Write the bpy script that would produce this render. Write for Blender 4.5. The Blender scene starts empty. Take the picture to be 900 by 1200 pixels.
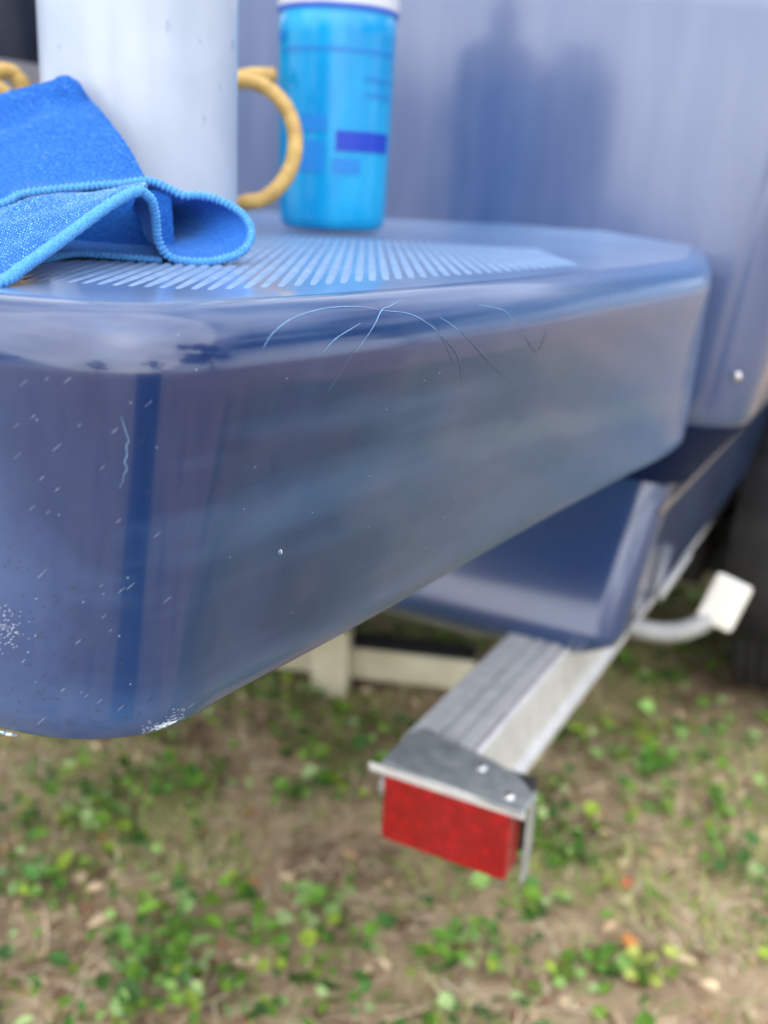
import bpy, bmesh, math, random
import numpy as np
from mathutils import Vector, Matrix, noise as mnoise
from mathutils.bvhtree import BVHTree
random.seed(7); rng = np.random.default_rng(7)
S = bpy.context.scene
COL = S.collection

# ---------------------------------------------------------------- camera
PITCH, ROLL, FPX = math.radians(17.7), 0.05, 1200.0
CAM = Vector((0, 0, 1.0))
Fv = Vector((0, math.cos(PITCH), -math.sin(PITCH)))
U0 = Vector((0, math.sin(PITCH), math.cos(PITCH))); R0 = Vector((1, 0, 0))
Rv = R0*math.cos(ROLL) + U0*math.sin(ROLL); Uv = U0*math.cos(ROLL) - R0*math.sin(ROLL)
cd = bpy.data.cameras.new('camera'); cam = bpy.data.objects.new('camera', cd); COL.objects.link(cam)
M = Matrix((Rv, Uv, -Fv)).transposed().to_4x4(); M.translation = CAM
cam.matrix_world = M
cd.sensor_fit = 'VERTICAL'; cd.sensor_height = 36; cd.lens = 36
cd.clip_start = 0.02; cd.clip_end = 500
cd.dof.use_dof = True; cd.dof.focus_distance = 0.45; cd.dof.aperture_fstop = 5.6
S.camera = cam

def ray(x, y): return Fv + Rv*((x-450)/FPX) + Uv*((600-y)/FPX)
def at(x, y, d): return CAM + ray(x, y)*d
def onz(x, y, z):
    v = ray(x, y); return CAM + v*((z-CAM.z)/v.z)

# ---------------------------------------------------------------- light
SUN_AZ, SUN_EL = math.radians(-178), math.radians(54)
W = bpy.data.worlds.new('World'); S.world = W; W.use_nodes = True
nt = W.node_tree; nt.nodes.clear()
def wn(t, **k):
    n = nt.nodes.new(t)
    for a, b in k.items(): setattr(n, a, b)
    return n
sky = wn('ShaderNodeTexSky', sky_type='NISHITA', sun_disc=False, sun_elevation=SUN_EL, sun_rotation=SUN_AZ,
         air_density=1.0, dust_density=2.5, ozone_density=1.5)
tc = wn('ShaderNodeTexCoord'); mp = wn('ShaderNodeMapping'); mp.inputs['Scale'].default_value = (1.0, 1.0, 2.2)
cn = wn('ShaderNodeTexNoise'); cn.inputs['Scale'].default_value = 1.8; cn.inputs['Detail'].default_value = 7; cn.inputs['Roughness'].default_value = .58
cr = wn('ShaderNodeValToRGB'); cr.color_ramp.elements[0].position = .36; cr.color_ramp.elements[1].position = .62
mx = wn('ShaderNodeMix', data_type='RGBA'); mx.inputs[7].default_value = (13.5, 14.0, 15.5, 1)
bg = wn('ShaderNodeBackground'); bg.inputs[1].default_value = 0.10; out = wn('ShaderNodeOutputWorld')
L = nt.links.new
L(tc.outputs['Generated'], mp.inputs[0]); L(mp.outputs[0], cn.inputs['Vector']); L(cn.outputs['Fac'], cr.inputs[0])
mm = wn('ShaderNodeMath', operation='MULTIPLY'); mm.inputs[1].default_value = .8
L(cr.outputs[0], mm.inputs[0]); L(mm.outputs[0], mx.inputs[0]); L(sky.outputs[0], mx.inputs[6]); L(mx.outputs[2], bg.inputs[0]); L(bg.outputs[0], out.inputs[0])
sl = bpy.data.lights.new('sun', 'SUN'); sl.energy = 2.3; sl.angle = math.radians(115); sl.color = (1, .96, .9)
so = bpy.data.objects.new('sun', sl); COL.objects.link(so)
sd = Vector((math.sin(SUN_AZ)*math.cos(SUN_EL), math.cos(SUN_AZ)*math.cos(SUN_EL), math.sin(SUN_EL)))
so.rotation_euler = sd.to_track_quat('Z', 'Y').to_euler()
S.view_settings.view_transform = 'Standard'; S.view_settings.look = 'None'
S.view_settings.exposure = 0.88; S.view_settings.gamma = 1

# ---------------------------------------------------------------- materials
def mat(name, col=(.5,.5,.5), rough=.5, metal=0, **kw):
    m = bpy.data.materials.new(name); m.use_nodes = True
    b = m.node_tree.nodes['Principled BSDF']
    b.inputs['Base Color'].default_value = (*col, 1); b.inputs['Roughness'].default_value = rough; b.inputs['Metallic'].default_value = metal
    for k, v in kw.items(): b.inputs[k.replace('_', ' ')].default_value = v
    return m
class G:
    """small node-graph writer on a material"""
    def __init__(s, m): s.t = m.node_tree; s.b = s.t.nodes['Principled BSDF']; s.m = m
    def n(s, t, ins=None, **k):
        x = s.t.nodes.new(t)
        for a, b in k.items(): setattr(x, a, b)
        for a, b in (ins or {}).items():
            if isinstance(b, bpy.types.NodeSocket): s.t.links.new(b, x.inputs[a])
            else: x.inputs[a].default_value = b
        return x
    def obj(s, scale=(1,1,1), rot=(0,0,0)):
        c = s.n('ShaderNodeTexCoord'); return s.n('ShaderNodeMapping', {0: c.outputs['Object'], 'Scale': scale, 'Rotation': rot}).outputs[0]
    def noise(s, v, scale, detail=5, rough=.55, out='Fac'):
        return s.n('ShaderNodeTexNoise', {'Vector': v, 'Scale': scale, 'Detail': detail, 'Roughness': rough}).outputs[out]
    def ramp(s, f, pts):
        r = s.n('ShaderNodeValToRGB', {0: f}); e = r.color_ramp.elements
        while len(e) < len(pts): e.new(.5)
        for i, (p, c) in enumerate(pts):
            e[i].position = p; e[i].color = (*c, 1) if len(c) == 3 else c
        return r.outputs[0]
    def mix(s, f, a, b, bt='MIX'):
        x = s.n('ShaderNodeMix', data_type='RGBA', blend_type=bt)
        for i, v in ((0, f), (6, a), (7, b)):
            if isinstance(v, bpy.types.NodeSocket): s.t.links.new(v, x.inputs[i])
            else: x.inputs[i].default_value = (*v, 1) if isinstance(v, tuple) and len(v) == 3 else v
        return x.outputs[2]
    def base(s, v): s.t.links.new(v, s.b.inputs['Base Color'])
    def rough(s, f, lo, hi): s.t.links.new(s.n('ShaderNodeMapRange', {0: f, 3: lo, 4: hi}).outputs[0], s.b.inputs['Roughness'])
    def bump(s, h, dist, strength=1):
        s.t.links.new(s.n('ShaderNodeBump', {'Height': h, 'Distance': dist, 'Strength': strength}).outputs[0], s.b.inputs['Normal'])
def bw(v): return (v, v, v)
def bl0(p):     # world point in the boat's own frame
    return (Matrix.Translation((.307, 1.05, 0)) @ Matrix.Rotation(-math.radians(26.8), 4, 'Z')).inverted() @ Vector(p)

# navy gelcoat with oxidised chalk; paler patch round the left corner
NAVY = mat('navy_gelcoat', (.015,.035,.13), .3, 0, Coat_Weight=.8, Coat_Roughness=.11, Coat_IOR=1.55, Specular_IOR_Level=.3)
g = G(NAVY); v = g.obj()
n1 = g.noise(v, 5, 6); n2 = g.noise(g.obj((1, 1, .25), (0, 0, .6)), 22, 4)
ch = g.ramp(n1, [(.32, bw(.0)), (.68, bw(.8))])
base = g.mix(ch, (.003,.018,.085), (.009,.042,.14))
base = g.mix(g.ramp(n2, [(.45, bw(0)), (.75, bw(.3))]), base, (.05,.09,.19))
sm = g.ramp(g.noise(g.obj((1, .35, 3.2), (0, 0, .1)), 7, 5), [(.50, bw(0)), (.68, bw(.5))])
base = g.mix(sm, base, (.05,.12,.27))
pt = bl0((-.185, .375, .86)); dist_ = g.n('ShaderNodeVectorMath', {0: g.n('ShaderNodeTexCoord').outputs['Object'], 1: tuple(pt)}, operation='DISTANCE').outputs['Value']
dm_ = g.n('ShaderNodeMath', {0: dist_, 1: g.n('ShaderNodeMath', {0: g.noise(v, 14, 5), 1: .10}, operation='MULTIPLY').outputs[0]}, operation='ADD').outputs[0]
base = g.mix(g.ramp(dm_, [(.05, bw(.8)), (.125, bw(0))]), base, (.065,.14,.33))  # lighter blue fading outward from a point on the left corner
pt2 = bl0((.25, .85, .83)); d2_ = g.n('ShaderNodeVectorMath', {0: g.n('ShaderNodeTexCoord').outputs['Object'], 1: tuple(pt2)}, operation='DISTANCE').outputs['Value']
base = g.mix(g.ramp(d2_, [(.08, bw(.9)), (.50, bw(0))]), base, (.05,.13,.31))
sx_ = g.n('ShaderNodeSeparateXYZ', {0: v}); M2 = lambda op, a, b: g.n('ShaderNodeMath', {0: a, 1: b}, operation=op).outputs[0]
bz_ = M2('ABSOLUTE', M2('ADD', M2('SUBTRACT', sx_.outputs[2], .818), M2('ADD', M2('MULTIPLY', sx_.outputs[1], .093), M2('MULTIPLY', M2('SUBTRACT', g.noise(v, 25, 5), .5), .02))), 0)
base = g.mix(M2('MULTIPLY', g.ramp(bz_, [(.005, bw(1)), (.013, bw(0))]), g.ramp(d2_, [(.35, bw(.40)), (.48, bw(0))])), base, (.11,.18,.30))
spk = g.ramp(g.noise(v, 230, 2), [(.74, bw(0)), (.78, bw(.5))])
base = g.mix(spk, base, (.008,.018,.06))
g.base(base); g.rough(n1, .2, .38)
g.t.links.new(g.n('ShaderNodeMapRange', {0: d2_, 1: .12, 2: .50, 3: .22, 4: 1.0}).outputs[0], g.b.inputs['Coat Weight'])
g.bump(g.noise(v, 8, 4), .0016, .6)
DECK = mat('weathered_deck', (.12,.2,.36), .3, 0, Coat_Weight=.7, Coat_Roughness=.12, Specular_IOR_Level=.6)
g = G(DECK); v = g.obj()
g.base(g.mix(g.ramp(g.noise(v, 12, 6), [(.3, bw(0)), (.7, bw(1))]), (.07,.14,.30), (.14,.23,.40))); g.rough(g.noise(v, 20, 4), .25, .45); g.bump(g.noise(v, 14, 4), .0008, .5)
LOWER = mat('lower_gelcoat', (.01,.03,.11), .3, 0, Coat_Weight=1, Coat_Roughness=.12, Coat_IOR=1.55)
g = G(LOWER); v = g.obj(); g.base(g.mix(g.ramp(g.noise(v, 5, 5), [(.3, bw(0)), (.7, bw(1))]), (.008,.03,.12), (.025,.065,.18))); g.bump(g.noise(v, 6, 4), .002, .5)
UNDER = mat('shaded_underside', (.004,.016,.08), .6, 0, Specular_IOR_Level=.2)  # dark, glossless colour stands in for the shaded ground it would mirror
# chalkier transom face
HULL = mat('hull_gelcoat', (.05,.08,.2), .35, 0, Coat_Weight=1.0, Coat_IOR=1.6, Coat_Roughness=.15, Specular_IOR_Level=.6)
g = G(HULL); v = g.obj()
n1 = g.noise(v, 4, 6); n2 = g.noise(g.obj((1, 1, .12)), 30, 4)
base = g.mix(g.ramp(n1, [(.3, bw(.2)), (.7, bw(.8))]), (.018,.05,.15), (.062,.10,.22))
base = g.mix(g.ramp(n2, [(.4, bw(0)), (.7, bw(.3))]), base, (.12,.155,.27))
g.base(base); g.rough(n1, .25, .42); g.bump(g.noise(v, 6, 4), .002, .5)
RIB = mat('worn_tread', (.16,.26,.42), .5, 0); g = G(RIB); g.base(g.ramp(g.noise(g.obj(), 60, 4), [(.35, (.12,.21,.38)), (.65, (.17,.27,.44))]))
CRACK = mat('crazed_gelcoat', (.16,.33,.55), .6); CHIP = mat('chipped_glassfibre', (.6,.66,.66), .8)
g = G(CHIP); g.base(g.ramp(g.noise(g.obj(), 500, 3), [(.4, (.06,.16,.30)), (.55, (.65,.7,.68))]))
SCUFF = mat('dark_scuff', (.03,.035,.06), .7)
WHITE = mat('white_plastic', (.66,.70,.78), .3, 0, Subsurface_Weight=.0, Coat_Weight=.2)
g = G(WHITE); v = g.obj()
b0 = g.ramp(g.noise(v, 18, 5), [(.3, (.33,.39,.48)), (.7, (.39,.45,.54))])
b0 = g.mix(g.ramp(g.noise(g.obj((1,1,.6)), 75, 3), [(.68, bw(0)), (.72, bw(.7))]), b0, (.20,.25,.32))
g.base(b0); g.rough(g.noise(v, 30, 4), .25, .4); g.bump(g.noise(v, 12, 3), .001, .4)
ROPE = mat('tan_rubber_rope', (.50,.33,.11), .5); g = G(ROPE); v = g.obj()
g.base(g.ramp(g.noise(v, 60, 5), [(.3, (.32,.19,.04)), (.7, (.55,.37,.11))])); g.bump(g.noise(v, 300, 3), .0008)
CLOTH = mat('blue_microfibre', (.02,.16,.62), .95, 0, Sheen_Weight=.5, Sheen_Roughness=.4, Sheen_Tint=(.3,.6,1,1), Specular_IOR_Level=.1)
g = G(CLOTH); v = g.obj()
g.base(g.ramp(g.noise(v, 900, 3), [(.3, (.006,.065,.34)), (.72, (.03,.17,.54))])); g.bump(g.noise(v, 1100, 3), .0006, .8)
HEM = mat('blue_overlocked_hem', (.07,.32,.78), .9, 0, Sheen_Weight=.5, Sheen_Tint=(.4,.7,1,1)); g = G(HEM)
g.base(g.ramp(g.noise(g.obj(), 800, 3), [(.3, (.03,.20,.55)), (.7, (.09,.34,.70))])); g.bump(g.noise(g.obj(), 1500, 2), .0004)
ALU = mat('dull_aluminium', (.52,.54,.56), .42, .3); g = G(ALU); v = g.obj((1,1,1))
g.base(g.ramp(g.noise(v, 40, 6, .65), [(.3, (.56,.57,.59)), (.7, (.76,.77,.78))])); g.rough(g.noise(v, 90, 4), .35, .6)
GALV = mat('galvanised_plate', (.40,.44,.46), .5, .6); g = G(GALV); v = g.obj()
g.base(g.ramp(g.noise(v, 55, 6, .65), [(.3, (.28,.32,.35)), (.7, (.55,.57,.58))])); g.rough(g.noise(v, 70, 4), .35, .65)
STEEL = mat('bolt_steel', (.7,.7,.7), .3, .9)
LENS = mat('red_lens', (.55,.002,.012), .3, 0, Coat_Weight=.6, Coat_Roughness=.08, Specular_IOR_Level=.4)
g = G(LENS); v = g.obj()
pr = g.n('ShaderNodeTexVoronoi', {'Vector': v, 'Scale': 95.0}).outputs['Distance']
g.base(g.mix(g.ramp(pr, [(.1, bw(0)), (.6, bw(1))]), (.40,.0,.009), (.26,.0,.005))); g.bump(pr, .0015, .5)
CREAM = mat('cream_paint', (.62,.58,.42), .5); g = G(CREAM); g.base(g.ramp(g.noise(g.obj(), 12, 6), [(.3, (.52,.47,.32)), (.7, (.68,.64,.48))])); g.bump(g.noise(g.obj(), 60, 4), .002)
WPAINT = mat('white_roller', (.78,.77,.72), .45)
BLACKR = mat('black_rubber', (.018,.018,.02), .75); g = G(BLACKR); g.base(g.ramp(g.noise(g.obj(), 20, 4), [(.3, (.012,.012,.014)), (.8, (.04,.04,.042))]))
CARPET = mat('black_carpet', (.02,.02,.022), .95)
COWL = mat('black_cowl', (.012,.014,.022), .2, 0, Coat_Weight=.7, Coat_Roughness=.08)
STRIPE = mat('grey_decal', (.22,.22,.24), .4)
TUBE = mat('grey_tube', (.38,.40,.41), .5, .3)
# liquid / bottle
LIQ = mat('blue_soap', (0.0,.30,.72), .25, 0, Transmission_Weight=.1, Coat_Weight=.25, Coat_Roughness=.1, IOR=1.33)
g = G(LIQ); g.base(g.ramp(g.noise(g.obj((1,1,.5)), 20, 4), [(.3, (0,.23,.56)), (.7, (.004,.37,.68))]))
HEAD = mat('hazy_bottle_plastic', (.72,.76,.80), .3, 0, Transmission_Weight=.3)
LAB = mat('dark_blue_print', (.0,.035,.42), .4); LAB2 = mat('mid_blue_print', (.0,.18,.54), .4); LINE = mat('violet_ring', (.03,.10,.60), .4)
# ground
SOIL = mat('leaf_litter_soil', (.16,.11,.07), .95); g = G(SOIL); v = g.obj()
n1 = g.noise(v, 4.2, 8, .62); n2 = g.noise(v, 28, 8, .7); n3 = g.noise(g.obj((1, 3, 1), (0,0,.7)), 90, 6, .7)
c = g.ramp(n1, [(.40, (.30,.20,.12)), (.44, (.60,.42,.26)), (.51, (.88,.66,.42))])
c = g.mix(g.ramp(n2, [(.42, bw(.0)), (.66, bw(.7))]), c, (.34,.22,.13))
c = g.mix(g.ramp(n3, [(.52, bw(0)), (.7, bw(.6))]), c, (.50,.40,.27))
g.base(c); g.bump(g.n('ShaderNodeMath', {0: n2, 1: n3}, operation='ADD').outputs[0], .02, .9)
def colmat(name, rough=.6, trans=False, spec=.3):
    m = mat(name, (.1,.2,.05), rough, 0, Specular_IOR_Level=spec); g = G(m)
    a = g.n('ShaderNodeAttribute', attribute_name='Col').outputs['Color']
    a = g.mix(.2, a, g.ramp(g.noise(g.obj(), 120, 3), [(.3, bw(.25)), (.7, bw(1))]), 'MULTIPLY'); g.base(a)
    return m
GREEN = colmat('green_leaves', .6, spec=.2); DRY = colmat('dry_litter', .85)
def leafmat(name, c1, c2, rough=.45):
    m = mat(name, c1, rough); g = G(m); g.base(g.ramp(g.noise(g.obj(), 160, 4), [(.3, c1), (.7, c2)])); return m
LG = [leafmat('leaf_deep_green', (.05,.15,.015), (.09,.24,.025)), leafmat('leaf_mid_green', (.08,.20,.02), (.15,.31,.04)),
      leafmat('leaf_pale_green', (.17,.32,.07), (.28,.44,.16)), leafmat('leaf_yellow_green', (.22,.30,.04), (.40,.44,.08))]
ORANGE = leafmat('orange_leaf', (.50,.16,.04), (.70,.30,.08), .6); RUST = leafmat('rust_leaf', (.34,.08,.04), (.5,.16,.07), .6)
BARK = mat('bark', (.09,.07,.055), .9); g = G(BARK); g.base(g.ramp(g.noise(g.obj((1,1,.2)), 9, 6), [(.3, (.05,.04,.03)), (.7, (.16,.13,.10))])); g.bump(g.noise(g.obj((1,1,.2)), 14, 5), .04)
CROWN = colmat('tree_foliage', .6)

# ---------------------------------------------------------------- builders
def link(name, me, m=None, parent=None):
    o = bpy.data.objects.new(name, me); COL.objects.link(o)
    if m is not None:
        for x in (m if isinstance(m, (list, tuple)) else [m]): me.materials.append(x)
    if parent is not None: o.parent = parent
    return o
def mesh(name, vs, fs, m=None, parent=None, smooth=True):
    me = bpy.data.meshes.new(name); me.from_pydata([tuple(q) for q in vs], [], fs); me.update()
    if smooth: me.polygons.foreach_set('use_smooth', [True]*len(me.polygons))
    return link(name, me, m, parent)
def tag(o, label=None, cat=None, group=None, kind=None):
    for k, v in (('label', label), ('category', cat), ('group', group), ('kind', kind)):
        if v: o[k] = v
    return o
def empty(name, loc=(0,0,0), rot=(0,0,0)):
    o = bpy.data.objects.new(name, None); o.empty_display_size = .05; COL.objects.link(o); o.location = loc; o.rotation_euler = rot; return o
def box(name, c, s, m, parent=None, bevel=.003, rotz=0, seg=2, rot=None):
    bm = bmesh.new(); bmesh.ops.create_cube(bm, size=1)
    bmesh.ops.scale(bm, vec=s, verts=bm.verts)
    if bevel: bmesh.ops.bevel(bm, geom=bm.edges[:], offset=bevel, segments=seg, profile=.6, affect='EDGES')
    if rot is not None: bmesh.ops.rotate(bm, cent=(0,0,0), matrix=rot, verts=bm.verts)
    elif rotz: bmesh.ops.rotate(bm, cent=(0,0,0), matrix=Matrix.Rotation(rotz, 3, 'Z'), verts=bm.verts)
    bmesh.ops.translate(bm, vec=c, verts=bm.verts)
    me = bpy.data.meshes.new(name); bm.to_mesh(me); bm.free()
    return link(name, me, m, parent)
def catmull(P, n=8, closed=False):
    P = [Vector(p) for p in P]; N = len(P); out = []
    rngi = range(N) if closed else range(N-1)
    for i in rngi:
        p1, p2 = P[i], P[(i+1) % N]
        p0 = P[(i-1) % N] if closed or i > 0 else p1*2-p2
        p3 = P[(i+2) % N] if closed or i+2 < N else p2*2-p1
        for k in range(n):
            t = k/n
            out.append(.5*((2*p1)+(p2-p0)*t+(2*p0-5*p1+4*p2-p3)*t*t+(3*p1-p0-3*p2+p3)*t**3))
    if not closed: out.append(P[-1].copy())
    return out
def resample(P, n):
    d = [0]
    for a, b in zip(P, P[1:]): d.append(d[-1]+(b-a).length)
    out = []; j = 0
    for k in range(n):
        s = d[-1]*k/(n-1)
        while j < len(P)-2 and d[j+1] < s: j += 1
        t = (s-d[j])/max(1e-9, d[j+1]-d[j]); out.append(P[j].lerp(P[j+1], min(1, t)))
    return out
def tube(name, P, r, m, parent=None, seg=10, wob=None, closed=False):
    """sweep a round section along P; r may be a function of (i, angle, arclength)"""
    vs, fs = [], []; n = len(P); up = Vector((0, 0, 1)); prev = None; arc = 0
    for i, p in enumerate(P):
        if i: arc += (P[i]-P[i-1]).length
        a = P[(i-1) % n] if closed else P[max(0, i-1)]; b = P[(i+1) % n] if closed else P[min(n-1, i+1)]
        t = (b-a).normalized()
        if prev is None: x = t.cross(up if abs(t.z) < .9 else Vector((1,0,0))).normalized()
        else: x = (prev - t*prev.dot(t)).normalized()
        prev = x; y = t.cross(x)
        for k in range(seg):
            an = 2*math.pi*k/seg; rr = r(i, an, arc) if callable(r) else r
            vs.append(p + (x*math.cos(an)+y*math.sin(an))*rr)
    for i in range(n if closed else n-1):
        for k in range(seg):
            j = (i+1) % n
            fs.append((i*seg+k, i*seg+(k+1) % seg, j*seg+(k+1) % seg, j*seg+k))
    if not closed: fs.append(tuple(range(seg))[::-1]); fs.append(tuple((n-1)*seg+k for k in range(seg)))
    return mesh(name, vs, fs, m, parent)
def lathe(name, prof, m, parent=None, seg=64, cap=True, ang=(0, 2*math.pi)):
    vs, fs = [], []; full = abs(ang[1]-ang[0]-2*math.pi) < 1e-6; nn = seg if full else seg+1
    for r, z in prof:
        for k in range(nn):
            a = ang[0]+(ang[1]-ang[0])*k/seg; vs.append((r*math.cos(a), r*math.sin(a), z))
    for i in range(len(prof)-1):
        for k in range(seg):
            j = (k+1) % nn; fs.append((i*nn+k, i*nn+j, (i+1)*nn+j, (i+1)*nn+k))
    if cap and full:
        fs.append(tuple(range(nn))[::-1]); fs.append(tuple((len(prof)-1)*nn+k for k in range(nn)))
    return mesh(name, vs, fs, m, parent)

# ================================================================ SETTING
AZ = math.radians(26.8)
AX = Vector((math.sin(AZ), math.cos(AZ), 0)); RT = Vector((math.cos(AZ), -math.sin(AZ), 0)); T0 = Vector((.307, 1.05, 0))
def B(s, t, z): return T0 + AX*s + RT*t + Vector((0, 0, z))     # boat frame: forward, starboard, up
def LF(o):   # place a thing so its local x = starboard, y = forward, origin at T0
    o.location = T0; o.rotation_euler = (0, 0, -AZ)

# ground: fine near the camera, out to the horizon
def ground_z(x, y): return .018*mnoise.noise(Vector((x*1.7, y*1.7, 0))) + .008*mnoise.noise(Vector((x*7, y*7, 3)))
def grid_axis(lo, hi, a, b, n):
    mid = list(np.linspace(a, b, n)); k = 1; l = a; st = .15; left = []
    while l > lo: st *= 1.5; l -= st; left.append(max(l, lo))
    r = b; st = .15; right = []
    while r < hi: st *= 1.5; r += st; right.append(min(r, hi))
    return left[::-1]+mid+right
xs = grid_axis(-260, 260, -1.6, 2.0, 120); ys = grid_axis(-260, 260, -.2, 4.0, 140)
vs = [(x, y, ground_z(x, y) if abs(x) < 30 and abs(y) < 30 else 0) for y in ys for x in xs]
nx = len(xs); fs = [(j*nx+i, j*nx+i+1, (j+1)*nx+i+1, (j+1)*nx+i) for j in range(len(ys)-1) for i in range(nx-1)]
tag(mesh('ground', vs, fs, SOIL), 'patchy brown soil with sandy bare spots', kind='structure')

def quads_object(name, V, Fc, C, m, **kw):
    me = bpy.data.meshes.new(name); me.from_pydata(V.reshape(-1, 3).tolist(), [], Fc.tolist()); me.update()
    ca = me.color_attributes.new('Col', 'FLOAT_COLOR', 'POINT'); ca.data.foreach_set('color', np.ascontiguousarray(C, dtype=np.float32).ravel())
    o = link(name, me, m); return tag(o, kind='stuff', **kw)
def scatter(n, dens, xr=(-1.5, 2.1), yr=(.2, 4.2)):
    out = []
    while len(out) < n:
        x = random.uniform(*xr); y = yr[0]+(yr[1]-yr[0])*random.random()**1.25
        if random.random() < dens(x, y): out.append((x, y))
    return out
def patch(x, y, f=2.6, off=0): return mnoise.noise(Vector((x*f+off, y*f-off, off)))*.5+.5
def leaf_arrays(pts, length, width, tilt, cols, hgt, fold=.15, aspect_jit=.3):
    V, Fc, C = [], [], []
    for i, (x, y) in enumerate(pts):
        l = length*random.choice((.5, .8, 1, 1.25, 1.7))*random.uniform(.8, 1.2); w = l*width/length*random.uniform(1-aspect_jit, 1+aspect_jit)
        a = random.uniform(0, 2*math.pi); p = random.uniform(*tilt); ro = random.gauss(0, .35)
        z = ground_z(x, y)+random.uniform(*hgt)
        R = Matrix.Rotation(a, 3, 'Z') @ Matrix.Rotation(-p, 3, 'Y') @ Matrix.Rotation(ro, 3, 'X')
        sh = [(0,0,0), (.25*l, .38*w, fold*w), (.6*l, .5*w, fold*w), (l, 0, -.05*l), (.6*l, -.5*w, fold*w), (.25*l, -.38*w, fold*w), (.55*l, 0, 0)]
        k = len(V)
        for q in sh: V.append(tuple(R @ Vector(q) + Vector((x, y, z))))
        Fc += [(k, k+1, k+6), (k+1, k+2, k+6), (k+2, k+3, k+6), (k+3, k+4, k+6), (k+4, k+5, k+6), (k+5, k, k+6)]
        c = random.choice(cols); j = random.uniform(.7, 1.3)
        C += [(c[0]*j, c[1]*j, c[2]*j, 1)]*7
    return np.array(V), np.array(Fc), np.array(C)
greens = [(.05,.13,.02), (.10,.22,.025), (.15,.30,.03), (.22,.38,.10), (.07,.18,.04), (.24,.34,.04), (.32,.44,.18), (.18,.28,.05), (.05,.12,.03)]
V, Fc, C = leaf_arrays(scatter(18000, lambda x, y: max(.04, min(1, (patch(x, y, 3.4)-.38)*7))*(.4+.6*max(0, min(1, (patch(x, y, 9, 5)-.42)*9)))), .019, .0135, (-.1, .6), greens, (.004, .04))
quads_object('ground_cover', V, Fc, C, GREEN, label='low broad-leaved green weeds growing in patches over the soil', cat='ground cover')
browns = [(.66,.50,.33), (.50,.36,.22), (.32,.21,.12), (.48,.34,.21), (.20,.12,.07), (.62,.49,.32), (.36,.16,.09), (.26,.18,.11), (.55,.42,.28)]
V, Fc, C = leaf_arrays(scatter(9000, lambda x, y: .25+.75*(1-patch(x, y))), .021, .010, (-.3, .3), browns, (.0, .009))
quads_object('leaf_litter', V, Fc, C, DRY, label='crumbled brown leaf litter lying on the soil', cat='leaf litter')
def strips(pts, lr, w, tilt, cols, bend):
    V, Fc, C = [], [], []
    for x, y in pts:
        l = random.uniform(*lr); a = random.uniform(0, 6.283); t = random.uniform(*tilt); z = ground_z(x, y)+.002
        d = Vector((math.cos(a), math.sin(a), 0)); s = Vector((-d.y, d.x, 0))*w*.5; k = len(V); c = random.choice(cols); j = random.uniform(.7, 1.3)
        p = Vector((x, y, z))
        for i, f in enumerate((0, .5, 1)):
            q = p + d*(l*f*math.cos(t)) + Vector((0, 0, l*f*math.sin(t)-bend*l*f*f)) + Vector((-d.y, d.x, 0))*(.18*l*f*f); q.z = max(q.z, z+.001)
            ss = s*(1-.75*f); V += [tuple(q-ss), tuple(q+ss)]; C += [(c[0]*j, c[1]*j, c[2]*j, 1)]*2
        Fc += [(k, k+1, k+3, k+2), (k+2, k+3, k+5, k+4)]
    return np.array(V), np.array(Fc), np.array(C)
straw = [(.85,.74,.54), (.80,.66,.46), (.74,.58,.38), (.60,.50,.33), (.70,.60,.42), (.48,.36,.22), (.38,.26,.15), (.62,.48,.33)]
V, Fc, C = strips(scatter(30000, lambda x, y: .3+.7*patch(x, y, 4, 9)), (.02, .09), .0029, (0, .25), straw, .1)
quads_object('dry_straw', V, Fc, C, DRY, label='thin dry straw and dead grass stalks over the ground', cat='straw')
V, Fc, C = strips(scatter(30000, lambda x, y: max(.16, min(1, (patch(x, y, 3.2, 17)-.45)*7))), (.02, .075), .0030, (.3, 1.3), [(.20,.36,.04), (.32,.46,.06), (.44,.50,.16), (.56,.54,.26), (.14,.30,.04)], .35)
quads_object('grass', V, Fc, C, GREEN, label='sparse thin green grass blades among the weeds', cat='grass')

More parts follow.
